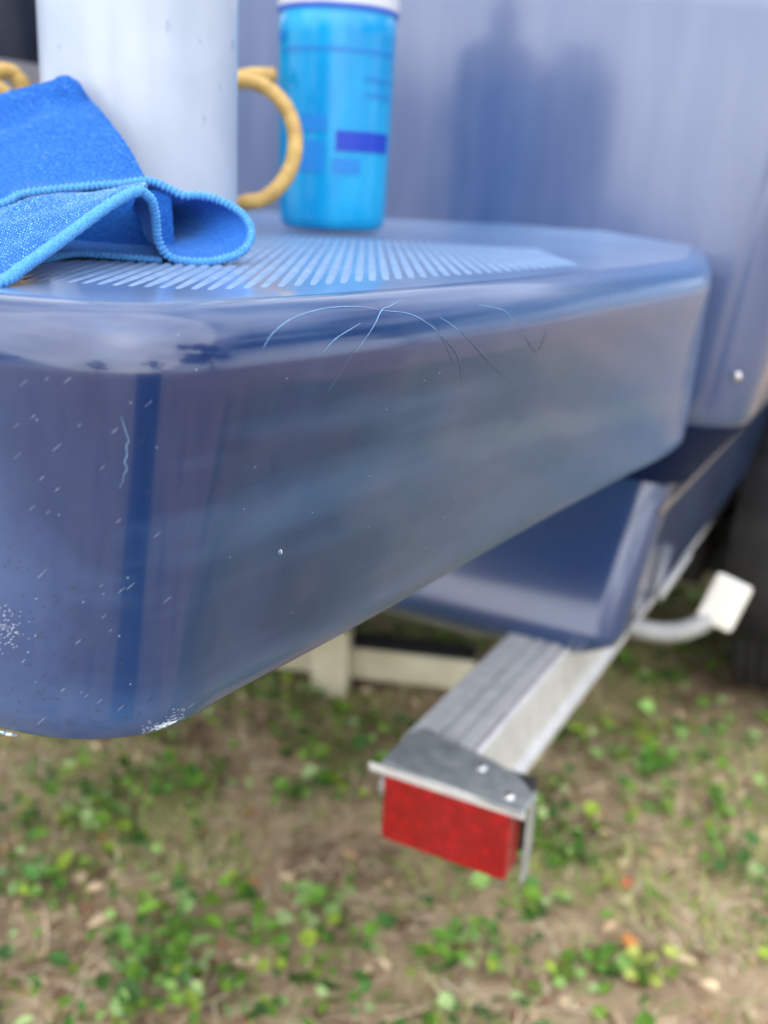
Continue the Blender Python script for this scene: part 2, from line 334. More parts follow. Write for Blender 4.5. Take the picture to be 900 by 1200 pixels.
# weeds one can tell apart, each with its leaves
def leaf_mesh(l, w, m):
    vs, fs = [], []; n = 7
    for i in range(n+1):
        f = i/n; ww = w*.5*math.sin(math.pi*min(1, f*.93+.05))**.75; zz = .12*l*f - .28*l*f*f
        vs += [(f*l, -ww, zz+ww*.3), (f*l, 0, zz), (f*l, ww, zz+ww*.3)]
    for i in range(n):
        k = i*3; fs += [(k, k+1, k+4, k+3), (k+1, k+2, k+5, k+4)]
    me = bpy.data.meshes.new('leaf'); me.from_pydata(vs, [], fs); me.polygons.foreach_set('use_smooth', [True]*len(fs)); me.materials.append(m); return me
LM = [leaf_mesh(.027, .021, LG[i]) for i in range(4)]
def weed(px, py, label, kinds, n=9, h=.035, spread=.03, name='broadleaf_weed', lscale=1.0):
    p = onz(px, py, .012); p.z = ground_z(p.x, p.y)
    r = empty(name, p); tag(r, label, 'weed', 'broad-leaved weeds on the soil')
    svs, sfs = [], []
    for i in range(n):
        a = 2*math.pi*i/n*1.62+random.random(); rad = spread*random.uniform(.15, 1); hh = h*random.uniform(.45, 1.1)
        tip = Vector((math.cos(a)*rad, math.sin(a)*rad, hh))
        o = bpy.data.objects.new('leaf', LM[random.choice(kinds)]); COL.objects.link(o); o.parent = r
        o.location = tip; o.rotation_euler = (random.gauss(0, .3), random.uniform(-.35, .25), a+random.gauss(0, .4)); s = random.uniform(.6, 1.15)*lscale; o.scale = (s, s, s)
        k = len(svs); e = .0011
        for j, q in enumerate((Vector((0,0,0)), tip)):
            svs += [q+Vector((e,0,0)), q+Vector((-e*.5, e*.87, 0)), q+Vector((-e*.5, -e*.87, 0))]
        sfs += [(k, k+1, k+4, k+3), (k+1, k+2, k+5, k+4), (k+2, k, k+3, k+5)]
    mesh('stem', svs, sfs, LG[1], r)
for a in [(195, 925, 'dark green weed below the chipped lower edge of the swim platform', [0, 1], 13),
          (120, 960, 'pale green weed beside the sandy patch at lower left', [1, 2], 8),
          (28, 1040, 'bright green weed touching the left edge of the photo', [1, 2], 9),
          (60, 1060, 'flat green weed just right of the leftmost weed', [0, 1], 7),
          (140, 1170, 'round-leaved pale weed at the bottom edge, lower left', [1, 2], 8),
          (185, 1130, 'taller dark weed next to the round-leaved weed at the bottom left', [0, 1], 12),
          (210, 1095, 'pale broad leaf weed above the tall dark one at lower left', [2, 1], 9),
          (300, 1105, 'small green weed at lower centre left of the straw', [1], 7),
          (345, 930, 'wide green weed left of the red tail light', [1, 0], 12),
          (385, 1060, 'pale green weed below and left of the red lens', [2, 1], 9),
          (540, 1120, 'loose green weed in the bottom centre under the tail light', [1, 0], 12),
          (700, 1130, 'dark green weed beside the yellow sprig at lower right', [0, 1], 9),
          (770, 900, 'green weed in the sandy patch right of the tail light', [0, 1], 10),
          (850, 1010, 'green weed near the right edge of the photo', [1], 9),
          (660, 1010, 'green weed directly right of the tail light edge plate', [1, 0], 10),
          (770, 800, 'small weed in front of the black tyre', [0, 1], 8)]:
    weed(*a[:2], a[2], a[3], a[4], spread=.045 if a[4] > 10 else .032)
weed(755, 1145, 'yellow green sprig with narrow leaves at lower right', [3], 14, .06, .03, lscale=.7)
def fallen(px, py, m, label, s):
    p = onz(px, py, .02); me = leaf_mesh(.04*s, .026*s, m); o = link('fallen_leaf', me); o.location = (p.x, p.y, ground_z(p.x, p.y)+.02)
    o.rotation_euler = (.2, -.3, random.uniform(0, 6)); tag(o, label, 'leaf', 'fallen autumn leaves')
fallen(742, 1112, ORANGE, 'bright orange fallen leaf beside the yellow sprig', .8)
fallen(306, 1036, ORANGE, 'orange fallen leaf on soil left of the red lens', .6)
fallen(730, 1042, RUST, 'small rust coloured leaf right of the tail light', .6)
fallen(120, 985, RUST, 'rust red fallen leaf at lower left near the sandy patch', .6)

# unseen trees added around the clearing to mirror in the gelcoat
def tree(x, y, h, cr, label, seed):
    r = empty('broadleaf_tree', (x, y, 0)); tag(r, label, 'tree', 'unseen trees added round the clearing')
    random.seed(seed); P = [Vector((0,0,-.1)), Vector((.1,.05,h*.25)), Vector((-.1,.1,h*.5)), Vector((.1,0,h*.85))]; P = catmull(P, 4)
    tube('trunk', P, lambda i, a, s: h*.026*(1-.8*i/len(P))+.02, BARK, r, 9)
    blobs = [Vector((random.gauss(0, cr*.5), random.gauss(0, cr*.5), h*random.uniform(.42, 1))) for _ in range(14)]
    for b in blobs[:6]: tube('limb', catmull([P[7], (P[7]+b)*.5+Vector((0,0,-.2)), b], 3), lambda i, a, s: .05*(1-.12*i)*h/7, BARK, r, 6)
    V, Fc, C = [], [], []
    for b in blobs:
        s = cr*random.uniform(.28, .5)
        for _ in range(170):
            d = Vector((random.gauss(0,1), random.gauss(0,1), random.gauss(0,.75))); d = d.normalized()*s*random.random()**.4; c = b+d
            q = random.uniform(.10, .24); u = Vector((random.gauss(0,1), random.gauss(0,1), random.gauss(0,.6))).normalized(); w = u.orthogonal().normalized()
            k = len(V); V += [tuple(c-u*q-w*q*.5), tuple(c+u*q-w*q*.5), tuple(c+u*q+w*q*.5), tuple(c-u*q+w*q*.5)]; Fc.append((k, k+1, k+2, k+3))
            g_ = random.uniform(.6, 1.4); C += [(.05*g_, .105*g_, .03*g_, 1)]*4
    o = quads_object('crown', np.array(V), np.array(Fc), np.array(C), CROWN); o.parent = r
for i, (x, y, h, cr, lb) in enumerate([(9, -3, 7.5, 2.4, 'leafy tree to the right behind the camera'), (12, 4, 8.5, 2.8, 'tall leafy tree far to the right of the boat'),
        (7.5, 11, 7, 2.5, 'leafy tree ahead of the boat on the right'), (-7, -24, 7, 2.3, 'leafy tree behind the camera'), (-24, -16, 6.5, 2.6, 'lower tree behind the camera on the left'),
        (11, -23, 9, 3.2, 'tall tree behind the camera on the right'), (-10, 9, 7, 2.6, 'leafy tree ahead of the boat on the left'), (0, 16, 8, 3, 'leafy tree straight ahead beyond the boat')]):
    tree(x, y, h, cr, lb, 100+i)
dm = empty('reflection_drum', (.33, -.72, 0)); tag(dm, 'unseen black drum added behind the camera for its dark reflection', 'drum')  # unseen drum added so its reflection draws a dark streak on the platform corner
lathe('body', [(.20,0), (.215,.02), (.215,.28), (.225,.30), (.215,.32), (.215,.60), (.225,.62), (.215,.64), (.215,.84), (.20,.88)], BLACKR, dm, 40)
lathe('lid', [(.205,.872), (.222,.876), (.222,.91), (.20,.915), (.01,.915)], BLACKR, dm, 40)
random.seed(11)

# ================================================================ BOAT
boat = empty('boat'); LF(boat); tag(boat, 'navy blue glassfibre boat stern with a chalky swim platform', 'boat')
WM = Matrix.Translation(T0) @ Matrix.Rotation(-AZ, 4, 'Z'); WI = WM.inverted()
def bl(p): return WI @ Vector(p)      # world -> boat frame

# swim platform: crease line of the flat top (world x, y)
ZT, ZB = .955, .785
crease = [(-.60,.53), (-.50,.478), (-.40,.448), (-.28,.418), (-.20,.400), (-.15,.387), (-.118,.378), (-.094,.377), (-.078,.386), (-.061,.405), (-.036,.434), (-.011,.465), (.024,.513), (.064,.571), (.115,.652), (.160,.724), (.187,.768), (.208,.804), (.226,.838), (.241,.878), (.262,.950), (.305,1.09)]
cp = resample(catmull([(x, y, 0) for x, y in crease], 8), 260)
nrm = []
for i in range(len(cp)):
    t = (cp[min(i+1, len(cp)-1)]-cp[max(i-1, 0)]).normalized(); nrm.append(Vector((t.y, -t.x, 0)))
for _ in range(6): nrm = [nrm[0]] + [((nrm[i-1]+nrm[i]*2+nrm[i+1]).normalized()) for i in range(1, len(nrm)-1)] + [nrm[-1]]
BOT = catmull([(x, y, 0) for x, y in [(-.66,.54),(-.60,.505),(-.40,.430),(-.28,.397),(-.20,.378),(-.151,.365),(-.130,.358),(-.114,.356),(-.101,.360),(-.089,.369),(-.075,.386),(-.057,.413),(-.006,.490),(.085,.636),(.180,.783),(.262,.908),(.288,.99),(.30,1.2)]], 10)
def bot_off(i):
    a, d_ = cp[i], nrm[i]; best = 0; bd = 9
    for p, q in zip(BOT, BOT[1:]):
        e = q-p; den = d_.x*e.y-d_.y*e.x
        if abs(den) < 1e-9: continue
        w = p-a; lam = (w.x*e.y-w.y*e.x)/den; mu = (w.x*d_.y-w.y*d_.x)/den
        if -.01 <= mu <= 1.01 and abs(lam) < bd: bd = abs(lam); best = lam
    return best if bd < .06 else 0
BO = [bot_off(i) for i in range(len(cp))]
for _ in range(20): BO = [BO[0]]+[(BO[i-1]+2*BO[i]+BO[i+1])/4 for i in range(1, len(BO)-1)]+[BO[-1]]
levels = []
RF = .022
for k in range(13):
    a = math.pi/2*k/12; levels.append((RF*math.sin(a), ZT-RF*1.12*(1-math.cos(a))))
levels = [(o_, z_, 0) for o_, z_ in levels]
for f in np.linspace(.06, 1, 16): levels.append((RF*(1-f), (ZT-RF*1.12)*(1-f)+ZB*f, f))
levels += [(-.001, ZB-.0015, 1), (-.007, ZB-.002, 1), (-.010, ZB+.002, 1), (-.014, ZB+.06, 1), (-.016, ZB+.12, 1)]
def extra(p): return 0.0
vs, fs = [], []
inner = [cp[i]-nrm[i]*.0 for i in range(len(cp))]
n = len(cp)
for off, z, fb in levels:
    for i in range(n):
        q = cp[i]+nrm[i]*(off+BO[i]*fb); vs.append(bl((q.x, q.y, z)))
for j in range(len(levels)-1):
    for i in range(n-1): fs.append((j*n+i, j*n+i+1, (j+1)*n+i+1, (j+1)*n+i))
# flat top filled with strips back to the transom, coved up where it meets it
base0 = len(vs)
backA, backB = B(.02, -.62, 0), B(.02, -.0, 0)
NB = 24
for k in range(1, NB+1):
    f = k/NB
    for i in range(n):
        g_ = i/(n-1); tgt = backA.lerp(backB, g_); q = cp[i].lerp(tgt, f)
        l = bl((q.x, q.y, 0)); zz = ZT-.0006*min(1, f*6); dd = -l.y
        if dd < .05: zz += .012*(1-max(0, dd)/.05)**2*max(0, min(1, (1-g_)*5))
        vs.append(bl((q.x, q.y, zz)))
prev = list(range(n))
for k in range(NB):
    cur = [base0+k*n+i for i in range(n)]
    for i in range(n-1): fs.append((prev[i], cur[i], cur[i+1], prev[i+1]))
    prev = cur
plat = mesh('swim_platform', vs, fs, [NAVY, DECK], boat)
ndeck = NB*(n-1)
for p_ in plat.data.polygons[len(fs)-ndeck:]: p_.material_index = 1
bmx = bmesh.new(); bmx.from_mesh(plat.data); bmesh.ops.recalc_face_normals(bmx, faces=bmx.faces); bmx.to_mesh(plat.data); bmx.free()
bvh = BVHTree.FromPolygons([WM @ v.co for v in plat.data.vertices], [p.vertices[:] for p in plat.data.polygons])

# anti-slip ribs
rd = Vector((-.031, 1, 0)).normalized(); rx = Vector((rd.y, -rd.x, 0))
seglen = None
def front_y(x):
    best = None
    for i in range(n-1):
        a, b = cp[i], cp[i+1]
        if (a.x-x)*(b.x-x) <= 0 and a.x != b.x:
            y = a.y+(b.y-a.y)*(x-a.x)/(b.x-a.x); best = y if best is None else max(best, y)
    return best
x = -.44
while x < .125:
    fy = front_y(x)
    y0 = fy + (.045 if x > -.02 else .038); y0 = max(y0, .425)
    y1 = .90
    if y1-y0 > .13:
        a = Vector((x - rd.x*0, y0, ZT+.0002)); b = a + rd*(y1-y0)
        w = .0023; rvs = []
        for f, wz in ((0, -.6), (.10, 1), (.9, 1), (1, -.6)):
            q = a.lerp(b, f)
            for sx, h in ((-1, -.0008), (-.5, .0004*wz-.0003), (.5, .0004*wz-.0003), (1, -.0008)): rvs.append(bl(q+rx*(w*sx)+Vector((0, 0, h))))
        rfs = []
        for j in range(3):
            for i in range(3): rfs.append((j*4+i, j*4+i+1, j*4+i+5, j*4+i+4))
        mesh('tread_rib', rvs, rfs, RIB, plat)
    x += .0066

def stroke(name, pts, w, m, parent, lift=.0002, taper=True, join=None):
    """thin raised mark lying on the platform surface"""
    P = catmull([Vector((a, b, 0)) for a, b in pts], 5); W3 = []
    for p in P:
        h = bvh.ray_cast(CAM, ray(p.x, p.y).normalized())
        if h[0] is not None:
            nn = h[1] if h[1].dot(ray(p.x, p.y)) < 0 else -h[1]; W3.append((h[0]+nn*lift, nn))
    if len(W3) < 2: return
    vs, fs = join if join is not None else ([], [])
    k0 = len(vs)
    for i, (p, nn) in enumerate(W3):
        t = (W3[min(i+1, len(W3)-1)][0]-W3[max(i-1, 0)][0]).normalized(); s = t.cross(nn).normalized()
        f = i/(len(W3)-1); ww = w*(.25+.75*math.sin(math.pi*(.1+.8*f)) if taper else 1)*random.uniform(.7, 1.2)*.5
        vs += [bl(p-s*ww), bl(p+nn*ww*.5), bl(p+s*ww)]
    for i in range(len(W3)-1):
        k = k0+i*3; fs += [(k, k+1, k+4, k+3), (k+1, k+2, k+5, k+4)]
    if join is None: return mesh(name, vs, fs, m, parent)
for pts in ([(308,408),(320,390),(345,372),(385,361),(425,360),(447,364)], [(470,352),(455,360),(447,364),(436,385),(416,413)],
            [(447,364),(480,368),(505,382),(516,394)], [(378,413),(393,397),(422,379)], [(515,372),(528,380),(540,390)], [(560,357),(590,364),(602,377)]):
    stroke('crack_line', pts, .00036, CRACK, plat)
stroke('hair', [(142,487),(145,497),(148,507),(151,516),(148,523),(149,533),(146,541),(149,549),(145,556),(144,563),(140,572)], .00028, CRACK, plat, .0003)
j = ([], [])
for pts in ([(414,414),(398,438),(385,458)], [(514,390),(535,415),(542,447)], [(538,386),(565,415),(590,441)], [(608,380),(628,412),(642,383)], [(500,372),(520,400),(533,430)]):
    stroke('', pts, .0010, None, None, .00006, join=j)
tag(mesh('dark_crazing', *j, leafmat('faint_crazing', (.03,.06,.14), (.045,.08,.17),   .35), plat), kind='stuff')
jl, jd = ([], []), ([], [])
for _ in range(110):
    x = random.triangular(-5, 230, 40); y = random.uniform(440, 850); l = random.uniform(4, 14)
    stroke('', [(x, y), (x+l*.75, y-l*.65)], .00024, None, None, .00008, join=jl if random.random() < .28 else jd)
for _ in range(90):
    x = random.uniform(0, 170); y = random.uniform(640, 850); l = random.uniform(2, 5)
    stroke('', [(x, y), (x+l*.8, y+random.uniform(-2, 2))], .00055, None, None, .00008, join=jd)
for _ in range(35):
    x = random.uniform(20, 560); y = random.uniform(370, 840)
    stroke('', [(x, y), (x+2, y-1)], .0006, None, None, .00008, join=jl)
for _ in range(110):
    x = random.gauss(4, 13); y = random.gauss(738, 15); l = random.uniform(1, 3.5); stroke('', [(x, y), (x+l, y-l*.6)], .0005, None, None, .00008, join=jl)
for _ in range(90):
    x = random.uniform(166, 215); y = 862-(x-166)*.42-abs(random.gauss(0, 6)); l = random.uniform(1, 3); stroke('', [(x, y), (x+l, y-l*.5)], .0005, None, None, .00008, join=jl)
tag(mesh('pale_scratches', *jl, leafmat('pale_scratch', (.12,.16,.27), (.32,.38,.50), .6), plat), kind='stuff')
tag(mesh('dark_pits', *jd, SCUFF, plat), kind='stuff')
# chips along the lower edge
def chip(px, py, wx, wy, nseg=26):
    vs, fs = [], []
    h0 = None; ring = []
    for k in range(nseg):
        a = 2*math.pi*k/nseg; r = random.uniform(.6, 1.15); X = px+wx*r*math.cos(a)+.0*wy; Y = py+wy*r*math.sin(a)-.32*wx*r*math.cos(a)
        h = bvh.ray_cast(CAM, ray(X, Y).normalized())
        if h[0] is None: continue
        nn = h[1] if h[1].dot(ray(X, Y)) < 0 else -h[1]; ring.append(bl(h[0]+nn*.00025))
    if len(ring) > 4:
        c = sum(ring, Vector())/len(ring); vs = [c]+ring; fs = [(0, i+1, (i+1) % len(ring)+1) for i in range(len(ring))]; mesh('chip', vs, fs, CHIP, plat, smooth=False)
chip(193, 849, 15, 3);  chip(328, 647, 3, 4, 9)
rimv = []
for i in range(0, n):
    q = cp[i]+nrm[i]*(BO[i]+.0004)
    if -.17 < q.x < -.138: rimv.append(bl((q.x, q.y, ZB-.0025)))
tube('chipped_rim', rimv, lambda i, a, s: .0010*(.6+.3*math.sin(s*700)), CHIP, plat, 6)

# hull: lofted rings in boat frame (x = starboard, y = forward)
def ring(tR, tL, s0, s1, r, z, seg=10, notch=None):
    P = []
    def arc(cx, cy, a0, a1):
        for k in range(seg+1):
            a = math.radians(a0+(a1-a0)*k/seg); P.append(Vector((cx+r*math.cos(a), cy+r*math.sin(a), z)))
    arc(tR-r, s0+r, 0, -90)
    arc(tL+r, s0+r, -90, -180)
    arc(tL+r, s1-r, 180, 90)
    arc(tR-r, s1-r, 90, 0)
    return P
def loft(name, rings, m, parent, cap=(True, True)):
    vs = [p for r in rings for p in r]; k = len(rings[0]); fs = []
    for j in range(len(rings)-1):
        for i in range(k): fs.append((j*k+i, j*k+(i+1) % k, (j+1)*k+(i+1) % k, (j+1)*k+i))
    if cap[0]: fs.append(tuple(range(k))[::-1])
    if cap[1]: fs.append(tuple((len(rings)-1)*k+i for i in range(k)))
    o = mesh(name, vs, fs, m, parent)
    b = bmesh.new(); b.from_mesh(o.data); bmesh.ops.recalc_face_normals(b, faces=b.faces); b.to_mesh(o.data); b.free()
    md = o.modifiers.new('split', 'EDGE_SPLIT'); md.split_angle = math.radians(50)
    return o
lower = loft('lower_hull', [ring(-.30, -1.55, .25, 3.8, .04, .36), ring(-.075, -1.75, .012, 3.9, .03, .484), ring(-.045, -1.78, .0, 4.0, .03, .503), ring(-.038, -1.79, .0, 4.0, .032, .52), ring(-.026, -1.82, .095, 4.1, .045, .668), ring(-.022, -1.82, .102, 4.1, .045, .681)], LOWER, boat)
def up(z, t): return z + max(0, z-1.0)*.6*max(0, -t)
def block(name, tr0, tl0, s1, steps, m=HULL):
    rs = []
    for dt, s0, z, r in steps:
        P = ring(tr0+dt, tl0, s0, s1, r, z); rs.append([Vector((p.x, p.y, up(z, p.x))) for p in P])
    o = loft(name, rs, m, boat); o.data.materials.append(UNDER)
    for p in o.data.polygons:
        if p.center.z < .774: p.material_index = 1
    return o
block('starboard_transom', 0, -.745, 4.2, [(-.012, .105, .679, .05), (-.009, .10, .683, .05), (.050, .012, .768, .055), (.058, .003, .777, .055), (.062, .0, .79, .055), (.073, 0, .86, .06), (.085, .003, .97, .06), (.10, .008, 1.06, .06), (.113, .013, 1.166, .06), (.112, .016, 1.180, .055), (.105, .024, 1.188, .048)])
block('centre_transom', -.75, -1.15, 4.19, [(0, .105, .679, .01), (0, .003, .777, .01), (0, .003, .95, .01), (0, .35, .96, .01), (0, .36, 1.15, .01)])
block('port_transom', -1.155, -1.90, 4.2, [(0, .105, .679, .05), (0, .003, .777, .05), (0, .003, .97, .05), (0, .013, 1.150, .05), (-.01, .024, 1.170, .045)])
# rub rail along the lip
rl = [bl(B(s, t, z)) for s, t, z in [(.15, -.011, .680), (.3, -.009, .680), (4.0, -.009, .680)]]
tube('rub_rail', catmull(rl, 6), .0022, leafmat('worn_rail', (.16,.13,.12), (.3,.26,.22), .5), boat, 8)
dr = lathe('glint_stud', [(.0045, 0), (.0045, .0006), (.003, .0012), (.001, .0015)], STEEL, boat, 16); dr.rotation_euler = (math.pi/2, 0, 0); dr.location = bl(B(.0015, .046, .833))  # made-up steel stud standing in for a sun glint on the hull

# ================================================================ OUTBOARD
ob = empty('outboard_motor'); LF(ob); tag(ob, 'glossy black outboard motor with a broad grey stripe at the far left', 'outboard motor')
def rr(cx, cy, hx, hy, z, k=36, e=3.2):
    P = []
    for i in range(k):
        a = 2*math.pi*i/k; c, s = math.cos(a), math.sin(a)
        P.append(Vector((cx+hx*math.copysign(abs(c)**(2/e), c), cy+hy*math.copysign(abs(s)**(2/e), s), z)))
    return P
CX, CY = -.98, -.14
loft('cowl', [rr(CX, CY, .13, .19, .96), rr(CX, CY, .155, .22, 1.0), rr(CX, CY, .165, .24, 1.06), rr(CX, CY, .165, .24, 1.16), rr(CX, CY, .15, .22, 1.26), rr(CX, CY+.01, .12, .18, 1.33), rr(CX, CY+.02, .05, .09, 1.355)], COWL, ob)
loft('grey_band', [rr(CX, CY, .1672, .2422, 1.065), rr(CX, CY, .1675, .2425, 1.12)], STRIPE, ob, (False, False))
loft('grey_band', [rr(CX, CY, .1640, .2400, 1.155), rr(CX, CY, .1620, .2372, 1.175)], STRIPE, ob, (False, False))
loft('midsection', [rr(CX, CY, .04, .06, .35, e=2), rr(CX, CY, .06, .09, .55, e=2), rr(CX, CY, .08, .12, .97, e=2)], COWL, ob)
box('mounting_bracket', (CX, .02, .93), (.22, .16, .10), COWL, ob, .01)
box('black_pad', (-.95, .17, .968), (.39, .36, .012), BLACKR, ob, .004)  # black pad added to darken the notch floor below the cowl
box('cavitation_plate', (CX, CY-.03, .36), (.14, .3, .012), COWL, ob, .004)
lathe_o = lathe('gearcase', [(.005,-.17), (.03,-.14), (.045,-.05), (.045,.1), (.02,.18)], COWL, ob, 20); lathe_o.rotation_euler = (math.pi/2, 0, 0); lathe_o.location = (CX, CY, .24)
box('strut', (CX, CY, .295), (.03, .12, .13), COWL, ob, .008)
for k in range(3):
    bm_ = bmesh.new(); a = k*2*math.pi/3
    pr_ = box('propeller_blade', (0, 0, 0), (.09, .008, .14), COWL, ob, .003); pr_.location = (CX+.075*math.cos(a), CY-.19, .24+.075*math.sin(a)); pr_.rotation_euler = (.4, -a+math.pi/2, 0)

# ================================================================ TRAILER
tr = empty('boat_trailer'); LF(tr); tag(tr, 'aluminium boat trailer with grooved rail and red tail light under the boat', 'boat trailer')
# grooved rail (cross-section in t, z), extruded along s
sec = [(-.170,.490), (-.168,.496), (-.1410,.496), (-.1408,.488), (-.1372,.488), (-.1370,.496), (-.1222,.496), (-.1220,.488), (-.1184,.488), (-.1182,.496), (-.1045,.496), (-.1043,.487), (-.1005,.487), (-.1003,.494), (-.098,.494), (-.0945,.491), (-.0945,.468), (-.099,.464), (-.099,.408), (-.092,.404), (-.092,.394), (-.098,.390), (-.170,.390), (-.172,.394)]
vs = [Vector((t, s, z)) for s in (-.285, 3.6) for t, z in sec]; k = len(sec)
fs = [(i, (i+1) % k, k+(i+1) % k, k+i) for i in range(k)]+[tuple(range(k))[::-1], tuple(k+i for i in range(k))]
rail = mesh('frame_rail', vs, fs, ALU, tr, smooth=False)
# far-side rail for the other half of the trailer
r2 = bpy.data.objects.new('frame_rail', rail.data); COL.objects.link(r2); r2.parent = tr; r2.location = (-1.45, 0, 0)
box('crossmember', (-.85, 1.6, .44), (1.4, .08, .08), ALU, tr, .004)
box('crossmember', (-.85, .9, .44), (1.4, .08, .08), ALU, tr, .004)
box('axle', (-.75, 1.25, .30), (2.4, .07, .07), BLACKR, tr, .006)
# light bracket: galvanised plate on top, lens, edge plate
pl = [(-.161,-.342), (-.022,-.352), (-.021,-.322), (-.045,-.298), (-.075,-.286), (-.153,-.266), (-.162,-.288)]
vs = [Vector((a, b, z)) for z in (.4985, .5025) for a, b in pl]; k = len(pl)
fs = [(i, (i+1) % k, k+(i+1) % k, k+i) for i in range(k)]+[tuple(range(k))[::-1], tuple(k+i for i in range(k))]
top = mesh('light_bracket', vs, fs, GALV, tr, smooth=False); mb = top.modifiers.new('b', 'BEVEL'); mb.width = .0012; mb.segments = 2
box('bracket_lip', (-.0955, -.3475, .4975), (.150, .003, .008), ALU, tr, .001)
for a, b in ((-.078, -.305), (-.040, -.335)):
    rv = lathe('rivet', [(.0055,0), (.0055,.0012), (.004,.003), (.001,.0036)], STEEL, top, 16); rv.location = (a, b, .5025)
box('edge_plate', (-.0262, -.312, .453), (.0022, .020, .086), GALV, tr, .001)
box('lamp_backing', (-.092, -.292, .462), (.12, .03, .062), BLACKR, tr, .003)
box('tail_lens', (-.0940, -.332, .4610), (.123, .034, .070), LENS, tr, .005, seg=3)
dk = lathe('lamp_stud', [(.012,-.01), (.014,0), (.014,.012), (.01,.016)], GALV, tr, 20); dk.rotation_euler = (0, -math.pi/2, 0); dk.location = (-.160, -.305, .455)
# wheel
def wheel(t, s):
    w = empty('wheel'); w.parent = tr; w.location = (t, s, .30)
    prof = [(.17,-.085), (.22,-.10), (.27,-.10), (.292,-.085)]
    for k in range(7):
        x0 = -.08+k*.0235; prof += [(.30, x0), (.30, x0+.016), (.291, x0+.018), (.291, x0+.0215)]
    prof += [(.292,.087), (.27,.10), (.22,.10), (.17,.085)]
    ty = lathe('tyre', prof, BLACKR, w, 72, cap=False); ty.rotation_euler = (0, math.pi/2, 0)
    rm = lathe('rim', [(.18,-.09), (.165,-.06), (.16,.05), (.08,.05), (.05,.065), (.001,.065)], WPAINT, w, 40, cap=False); rm.rotation_euler = (0, math.pi/2, 0)
wheel(.075, 1.16); wheel(-1.70, 1.22)
# mudguard over the near wheel
vs, fs = [], []
for i in range(17):
    a = math.radians(-15+210*i/16); 
    for tt in (-.04, .20): 
        for rr_ in (.335, .341): vs.append(Vector((tt, 1.16+rr_*math.cos(a), .30+rr_*math.sin(a))))
for i in range(16):
    k = i*4; fs += [(k, k+2, k+6, k+4), (k+1, k+5, k+7, k+3), (k, k+4, k+5, k+1), (k+2, k+3, k+7, k+6)]
fs += [(0, 1, 3, 2), (64, 66, 67, 65)]
mesh('mudguard', vs, fs, BLACKR, tr)
box('inner_frame_shade', (-.14, 1.35, .34), (.05, .6, .24), BLACKR, tr, .01)  # added black box for the inner frame and the shade beside the tyre
box('under_hull_shade', (-.22, 1.62, .36), (.62, .04, .60), BLACKR, tr, .01)  # added black panel standing in for the shade under the boat
box('side_frame', (.0, 2.4, .45), (.05, 2.0, .10), BLACKR, tr, .01)
# white roller pad on a bent grey tube
c1 = bl(at(849, 706, 1.45)); rm_ = Matrix.Rotation(math.radians(-20), 3, 'X')@Matrix.Rotation(math.radians(15), 3, 'Y')
box('guide_pad', c1, (.052, .03, .072), WPAINT, tr, .007, rot=rm_)
tp = [bl(at(x, y, d)) for x, y, d in [(700, 715, 1.50), (745, 735, 1.48), (775, 741, 1.47), (805, 738, 1.46), (832, 724, 1.455), (845, 708, 1.46)]]
tube('bent_tube', catmull(tp, 6), .0145, TUBE, tr, 14)
tp = [bl(at(x, y, d)) for x, y, d in [(772, 700, 1.35), (806, 650, 1.40)]]
tube('strap_bar', tp, .006, TUBE, tr, 10)

# ================================================================ painted timber on the ground
ta = math.radians(8.4)
tb = empty('painted_timber', onz(385, 815, 0), (0, 0, -ta)); tag(tb, 'cream painted timber with dark top lying on the weeds behind the tail light', 'timber')
box('beam', (-.235, .09, .052), (1.05, .075, .068), CREAM, tb, .005)
box('top_strip', (-.235, .092, .0885), (1.05, .070, .005), CARPET, tb, .002)
box('post', (.0, .022, .072), (.075, .056, .150), CREAM, tb, .006)

# ================================================================ THINGS ON THE PLATFORM
cc = at(166, 150, .70); cc.z = ZT+.0016
can = empty('canister', cc); can.rotation_euler = (0, 0, .4)
tag(can, 'tall white plastic canister with small grey scuffs standing on the platform', 'canister')
R_ = .0648
lathe('body', [(.05, .004), (R_-.006, 0), (R_-.001, .004), (R_, .012), (R_, .262), (R_-.004, .272), (.05, .285), (.034, .292)], WHITE, can, 96)
lathe('lid', [(.036, .2905), (.038, .293), (.038, .322), (.035, .326), (.01, .327)], WHITE, can, 48)

bc = onz(389, 272, ZT); bc = at(389, 268, .985); bc.z = ZT+.0014
bot = empty('soap_bottle', bc, (0, 0, 0)); tag(bot, 'round clear bottle full of bright blue liquid standing by the transom', 'bottle')
def br(z): return .0502+.0035*z/.2
zl = .190
lathe('liquid', [(.03, .002), (.044, .0015), (.0485, .005), (.0502, .013)]+[(br(z), z) for z in np.linspace(.03, zl, 8)]+[(br(zl)-.002, zl+.0005)], LIQ, bot, 72)
lathe('shell', [(br(zl)+.0012, zl+.0008), (br(.2)+.001, .2), (br(.215), .215), (.050, .232), (.032, .25), (.016, .258), (.015, .275)], HEAD, bot, 64, cap=False)
lathe('cap', [(.017, .262), (.018, .264), (.018, .292), (.012, .3), (.01, .33), (.001, .331)], WPAINT, bot, 32, cap=False)
lathe('fill_ring', [(br(zl)+.0012, zl-.003), (br(zl)+.0014, zl-.0015), (br(zl)+.0015, zl)], LINE, bot, 64, cap=False)
def lab(name, x0, x1, y0, y1, m):     # printed patch on the bottle; angles and heights from its place
    cx, w = 393, 62.5; f = lambda x: math.asin(max(-.98, min(.98, (x-cx)/w))); z = lambda y: (268-y)/1200*.985
    a0, a1 = -math.pi/2+f(x0), -math.pi/2+f(x1)
    lathe(name, [(br(z(y1))+.0006, z(y1)), (br(z(y0))+.0006, z(y0))], m, bot, 16, ang=(a0, a1))
